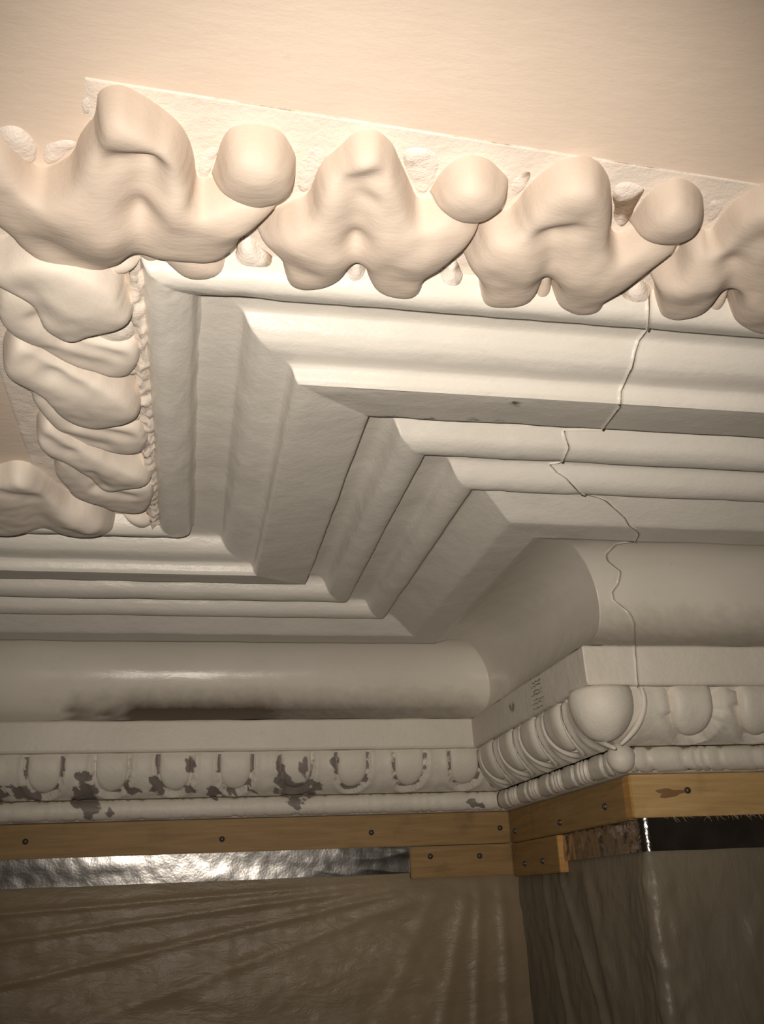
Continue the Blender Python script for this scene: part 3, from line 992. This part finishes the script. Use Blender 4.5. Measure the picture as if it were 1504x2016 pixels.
leaf('leaf', [(-160, 935), (-110, 925), (-60, 935), (-55, 1000), (-65, 1058), (-150, 1060), (-190, 1000)], gA, M_LEAF2, H=0.0576, s=0.032, seed=63, **KA)

# ------------------------------------------------------------------ bed strip of the garland on the ceiling and its ragged mortar edge
bed = empty('trim_3', (-0.3, -1.2, ZC), 'chalky white bed strip that carries the leaf garland on the ceiling', 'strip', kind='structure')


def bed_strip(name, path, parent, thick, nx_, ny_):
    # path: four corners; a slightly uneven slab under the ceiling
    a, b, c, d = [np.array(q, float) for q in path]
    V, D = [], []
    tt = [0.0, 0.006, 0.016] + [0.016 + 0.984 * k / (ny_ - 2) for k in range(1, ny_ - 1)]
    for i in range(ny_ + 1):
        for j in range(nx_ + 1):
            s, t = j / nx_, tt[i]
            q = (a * (1 - s) + b * s) * (1 - t) + (d * (1 - s) + c * s) * t
            e = (i in (0, ny_)) or (j in (0, nx_))
            if e:
                V.append((q[0], q[1], ZC + 0.004))
            else:
                rough = 0.0018 * nz(q[0], q[1], 2, 30.0) + 0.0012 * nz(q[0], q[1], 9, 9.0)
                V.append((q[0], q[1], ZC - thick - rough * min(1, 6 * t)))
            D.append(0.18 * max(0, nz(q[0], q[1], 5, 6.0)) + (0.42 + 0.25 * nz(q[0], q[1], 6, 8.0) if i < 2 else 0.0))
    Fs = []
    n = nx_ + 1
    for i in range(ny_):
        for j in range(nx_):
            k = i * n + j
            Fs.append((k, k + n, k + n + 1, k + 1))
    o = link(name, V, Fs, M_BED, parent, D)
    return o


L0_, L1_ = on_z((150, 147), ZC), on_z((1504, 362), ZC)
sl = (L1_[1] - L0_[1]) / (L1_[0] - L0_[0])
bed_strip('bed_panel', [(L0_[0], L0_[1]), (XR, L0_[1] + sl * (XR - L0_[0])), (XR, -1.0), (L0_[0], -1.0)], bed, 0.0012, 240, 40)
bed_strip('bed_panel', [(-1.30, -1.19), (-1.02, -1.19), (-1.02, 0.0), (-1.30, 0.0)], bed, 0.002, 50, 120)
V, Fs, D = [], [], []
nu, nv = 220, 7
for i in range(nu):
    y = -1.02 + (0.0 + 1.02) * i / (nu - 1)
    for j in range(nv):
        t = j / (nv - 1)
        x = -1.075 + 0.040 * t
        hh = 0.040 * math.sin(math.pi * min(1, t * 1.0)) ** 0.6 * (0.75 + 0.35 * nz(y, t, 1, 40.0) + 0.25 * nz(y, t, 2, 14.0))
        V.append((x + 0.006 * nz(y, t, 7, 45.0), y, ZC + 0.002 - hh if 0 < j < nv - 1 else ZC + 0.004))
        D.append(0.1)
for i in range(nu - 1):
    for j in range(nv - 1):
        k = i * nv + j
        Fs.append((k, k + nv, k + nv + 1, k + 1))
link('mortar_edge', V, Fs, M_BED, bed, D)

# ------------------------------------------------------------------ wooden battens
PF = 0.153


def nail(px, axis, coord, parent, r=0.0092):
    q = on_y(px, coord) if axis == 'y' else on_x(px, coord)
    n = 12
    V = []
    prof = [(1.0, 0.004), (1.0, -0.003), (0.75, -0.0065), (0.35, -0.0085)]
    for rr, d in prof:
        for k in range(n):
            a = 2 * math.pi * k / n
            if axis == 'y':
                V.append((q[0] + r * rr * math.cos(a), coord + d, q[2] + r * rr * math.sin(a)))
            else:
                V.append((coord + d, q[1] + r * rr * math.cos(a), q[2] + r * rr * math.sin(a)))
    Fs = []
    for i in range(len(prof) - 1):
        for k in range(n):
            f = (i * n + k, i * n + (k + 1) % n, (i + 1) * n + (k + 1) % n, (i + 1) * n + k)
            Fs.append(f if axis == 'y' else f[::-1])
    last = (len(prof) - 1) * n
    Fs.append(tuple(last + k for k in range(n)))
    o = link('nail', V, Fs, M_NAIL, parent)
    return o


zt, zb = 0.076, -0.026
o = box('wooden_batten', (XL, 1 + PF, zb - 0.002), (PF, 1 + PW, zt), M_WOOD)
tag(o, 'long honey coloured batten running under the cornice on the back wall', 'batten', 'wooden battens under the cornice')
for p in [(50, 1657), (437, 1652), (731, 1639), (984, 1630)]:
    nail(p, 'y', 1 + PF, o)
o = box('wooden_batten', (PF, PF + 0.042, zb - 0.004), (PW, 1 + PF, zt), M_WOOD)
tag(o, 'receding batten on the return side of the projecting wall under the beads', 'batten', 'wooden battens under the cornice')
for p in [(1192, 1588), (1103, 1619), (1014, 1636)]:
    nail(p, 'x', PF, o)
o = box('wooden_batten', (PF - 0.004, PF, zb - 0.002), (XR, PW, zt + 0.001), M_WOOD2)
tag(o, 'pale raw batten with a knot on the front of the projecting wall', 'batten', 'wooden battens under the cornice')
nail((1353, 1556), 'y', PF, o, r=0.0085)
# sawn end of that batten, seen round the corner
e = box('sawn_end', (PF - 0.0065, PF + 0.002, zb), (PF - 0.003, PW - 0.001, zt - 0.002), M_ENDG, o, bev=0.001)
k0 = on_y((1318, 1561), PF)
V = [(k0[0], PF - 0.0025, k0[2])]
for i in range(20):
    a = 2 * math.pi * i / 20
    rr = 1 + 0.25 * math.sin(3 * a + 1) + 0.15 * math.sin(5 * a)
    V.append((k0[0] + 0.036 * rr * math.cos(a), PF - 0.0005, k0[2] + 0.011 * rr * math.sin(a)))
link('knot', V, [(0, (i + 1) % 20 + 1, i + 1) for i in range(20)], M_KNOT, o)
rs = random.Random(11)
bm_v, bm_f = [], []
for i in range(46):
    x = PF + 0.08 + rs.random() ** 0.8 * 0.32
    z0 = zb + 0.003
    L_ = rs.uniform(0.006, 0.020) * (1.8 if rs.random() < 0.12 else 1)
    dx = rs.uniform(-0.012, 0.016)
    y0 = PF + rs.uniform(-0.001, 0.012)
    w = 0.0009
    b0 = len(bm_v)
    for k in range(4):
        t = k / 3
        px_, py_, pz_ = x + dx * t + 0.004 * math.sin(t * 3 + i), y0 - 0.010 * t, z0 - L_ * (t ** 0.8)
        ww = w * (1 - 0.7 * t)
        bm_v += [(px_ - ww, py_, pz_), (px_ + ww, py_, pz_), (px_, py_ - ww, pz_ + ww)]
    for k in range(3):
        for j in range(3):
            a, b = b0 + 3 * k + j, b0 + 3 * k + (j + 1) % 3
            bm_f.append((a, b, b + 3, a + 3))
f_ = link('splinters', bm_v, bm_f, M_FIBRE, o)
f_['kind'] = 'stuff'

ql = on_y((808, 1690), 1 + PF)
o = box('wooden_batten', (ql[0], 1 + PF, -0.132), (PF, 1 + PF + 0.026, -0.032), M_WOOD)
tag(o, 'short lower batten offcut with two nails beside the end of the foil', 'batten', 'wooden battens under the cornice')
for p in [(847, 1686), (944, 1685)]:
    nail(p, 'y', 1 + PF, o)
o = box('wooden_block', (PF, 0.715, -0.139), (PF + 0.028, 1 + PF, -0.032), M_WOOD)
tag(o, 'small brown wooden block with orange sawn end on the return of the wall', 'block')
box('sawn_end', (PF + 0.001, 0.7125, -0.138), (PF + 0.027, 0.7145, -0.033), M_ENDG, o, bev=0.0005)
for p in [(1069, 1695), (1034, 1700)]:
    nail(p, 'x', PF, o)

# ------------------------------------------------------------------ foil tapes


def sheet(name, cols, z0f, z1f, nzr, mat, disp, label, cat, uv=None):
    """a hanging strip: cols = list of (x, y, nx, ny) along its run; z from z0f(i) to z1f(i); disp(x, y, z, s) pushes it out"""
    V = []
    n = len(cols)
    acc = 0.0
    for j in range(nzr + 1):
        t = j / nzr
        acc = 0.0
        for i, (x, y, nx_, ny_) in enumerate(cols):
            if i:
                acc += math.hypot(x - cols[i - 1][0], y - cols[i - 1][1])
            z = z0f(acc, x, y) * (1 - t) + z1f(acc, x, y) * t
            d = disp(acc, x, y, z, t)
            V.append((x + nx_ * d, y + ny_ * d, z))
    Fs = []
    for j in range(nzr):
        for i in range(n - 1):
            k = j * n + i
            Fs.append((k, k + n, k + n + 1, k + 1))
    o = link(name, V, Fs, mat)
    return tag(o, label, cat)


def ridged(x, y, f, seed):
    return 1 - abs(nz(x, y, seed, f)) * 2


YF = 1 + 0.176
cols = [(x, YF, 0, -1) for x in np.linspace(XL, ql[0] + 0.012, 340)]


def foilA(acc, x, y, z, t):
    edge = max(0, (x + 0.55) / 0.4)
    rip = 0.0025 * nz(x * 0.5, z * 2, 1, 7.0) + 0.0007 * nz(x, z, 3, 30.0) + 0.005 * min(1.2, edge) * ridged(x * 0.6 + z * 1.5, z * 2.2, 9.0, 6)
    return 0.006 + rip - 0.010 * (t - 0.5)


sheet('foil_tape', cols, lambda a, x, y: -0.024, lambda a, x, y: -0.114 + 0.003 * nz(x, 0, 0, 6.0), 26, M_FOIL, foilA, 'wide crinkled silver foil tape below the long batten on the back wall', 'tape')

RX = 0.176


def corner_cols(y_start, x_end, r, n1, nc, n2):
    out = [(RX, y, -1, 0) for y in np.linspace(y_start, RX + r, n1)]
    for k in range(1, nc):
        a = (math.pi / 2) * k / nc
        out.append((RX + r - r * math.cos(a), RX + r - r * math.sin(a), -math.cos(a), -math.sin(a)))
    out += [(x, RX, 0, -1) for x in np.linspace(RX + r, x_end, n2)]
    return out


cols = corner_cols(0.735, XR, 0.022, 110, 16, 150)


def foilR(acc, x, y, z, t):
    if y > RX + 0.03:
        return 0.004 + 0.0045 * ridged(y * 0.8, z * 1.2, 14.0, 3) * 0.6 + 0.003 * nz(y, z, 5, 40.0)
    return 0.004 + 0.0016 * nz(x + y, z, 5, 14.0)


fo = sheet('foil_tape', cols, lambda a, x, y: -0.022, lambda a, x, y: -0.108 + 0.002 * nz(x + y, 0, 1, 9.0), 26, M_FOIL2, foilR, 'foil tape wrapped around the projecting corner, bright at the corner and dark beyond', 'tape')

# ------------------------------------------------------------------ polythene sheets


def fold(dx, w):
    return math.exp(-(dx / w) ** 2)


def polyA(acc, x, y, z, t):
    d = 0.010 + 0.010 * nz(x * 0.5 + z * 0.6, z * 1.6 - x * 0.25, 2, 3.0) + 0.006 * nz(x * 0.6, z * 2.0 + x * 0.4, 4, 7.0) + 0.002 * nz(x, z, 7, 24.0)
    # drawn folds fanning down and left from the end of the lower batten
    for ang, wd, hgt in ((-0.045, 0.008, 0.010), (-0.10, 0.010, 0.008), (-0.19, 0.013, 0.008), (-0.33, 0.02, 0.006)):
        zz = -0.118 + (x - 0.0) * (-ang) * 1.0
        if x < 0.05:
            line = -0.122 + ang * (0.05 - x) * 0.9
            d += hgt * fold(z - line, wd) * min(1, (0.05 - x) * 3)
    # upright pleats at the inner corner
    for cx_, sl_, wd, hgt in ((0.035, 0.10, 0.012, 0.012), (0.0, 0.28, 0.016, 0.010), (0.11, 0.03, 0.012, 0.014), (-0.10, 0.5, 0.02, 0.006)):
        line = cx_ + sl_ * (z + 0.12)
        d += 0.55 * hgt * fold(x - line, wd * 1.4) * min(1.0, (-z - 0.10) * 6 if z < -0.10 else 0)
    return d * min(1.0, max(0.0, (-z - 0.112) * 14))


YP = 1 + 0.182
cols = [(x, YP, 0, -1) for x in np.linspace(XL, 0.181, 300)]
sheet('polythene_sheet', cols, lambda a, x, y: -0.102, lambda a, x, y: -1.3, 170, M_POLY, polyA, 'brownish cloudy polythene sheet hanging on the back wall under the foil', 'sheet')


def polyR(acc, x, y, z, t):
    s = acc
    near = fold(math.hypot(x - RX, y - RX), 0.09)
    d = 0.004 + 0.010 * nz(s * 1.6, z * 0.8, 12, 4.0) * (1 - 0.6 * near) + 0.005 * nz(s * 2, z * 1.4, 14, 9.0) + 0.0018 * nz(s, z, 17, 30.0)
    d += near * (0.006 + 0.006 * ridged(s * 3, z * 1.5, 9.0, 3))
    for cy, sl_, wd, hgt in ((0.93, 0.25, 0.02, 0.012), (0.78, 0.55, 0.022, 0.012), (0.58, 0.25, 0.03, 0.010)):
        line = cy + sl_ * (z + 0.12)
        d += hgt * fold(y - line, wd)
    return max(d, -0.008) * min(1.0, max(0.0, (-z - 0.104) * 14))


cols = [(c[0] + 0.004, c[1] + 0.004, c[2], c[3]) for c in corner_cols(1.175, XR, 0.016, 170, 14, 190)]
sheet('polythene_sheet', cols, lambda a, x, y: -0.099, lambda a, x, y: -1.3, 170, M_POLY2, polyR, 'greyish polythene sheet wrapped over the projecting corner with a crumpled crease', 'sheet')
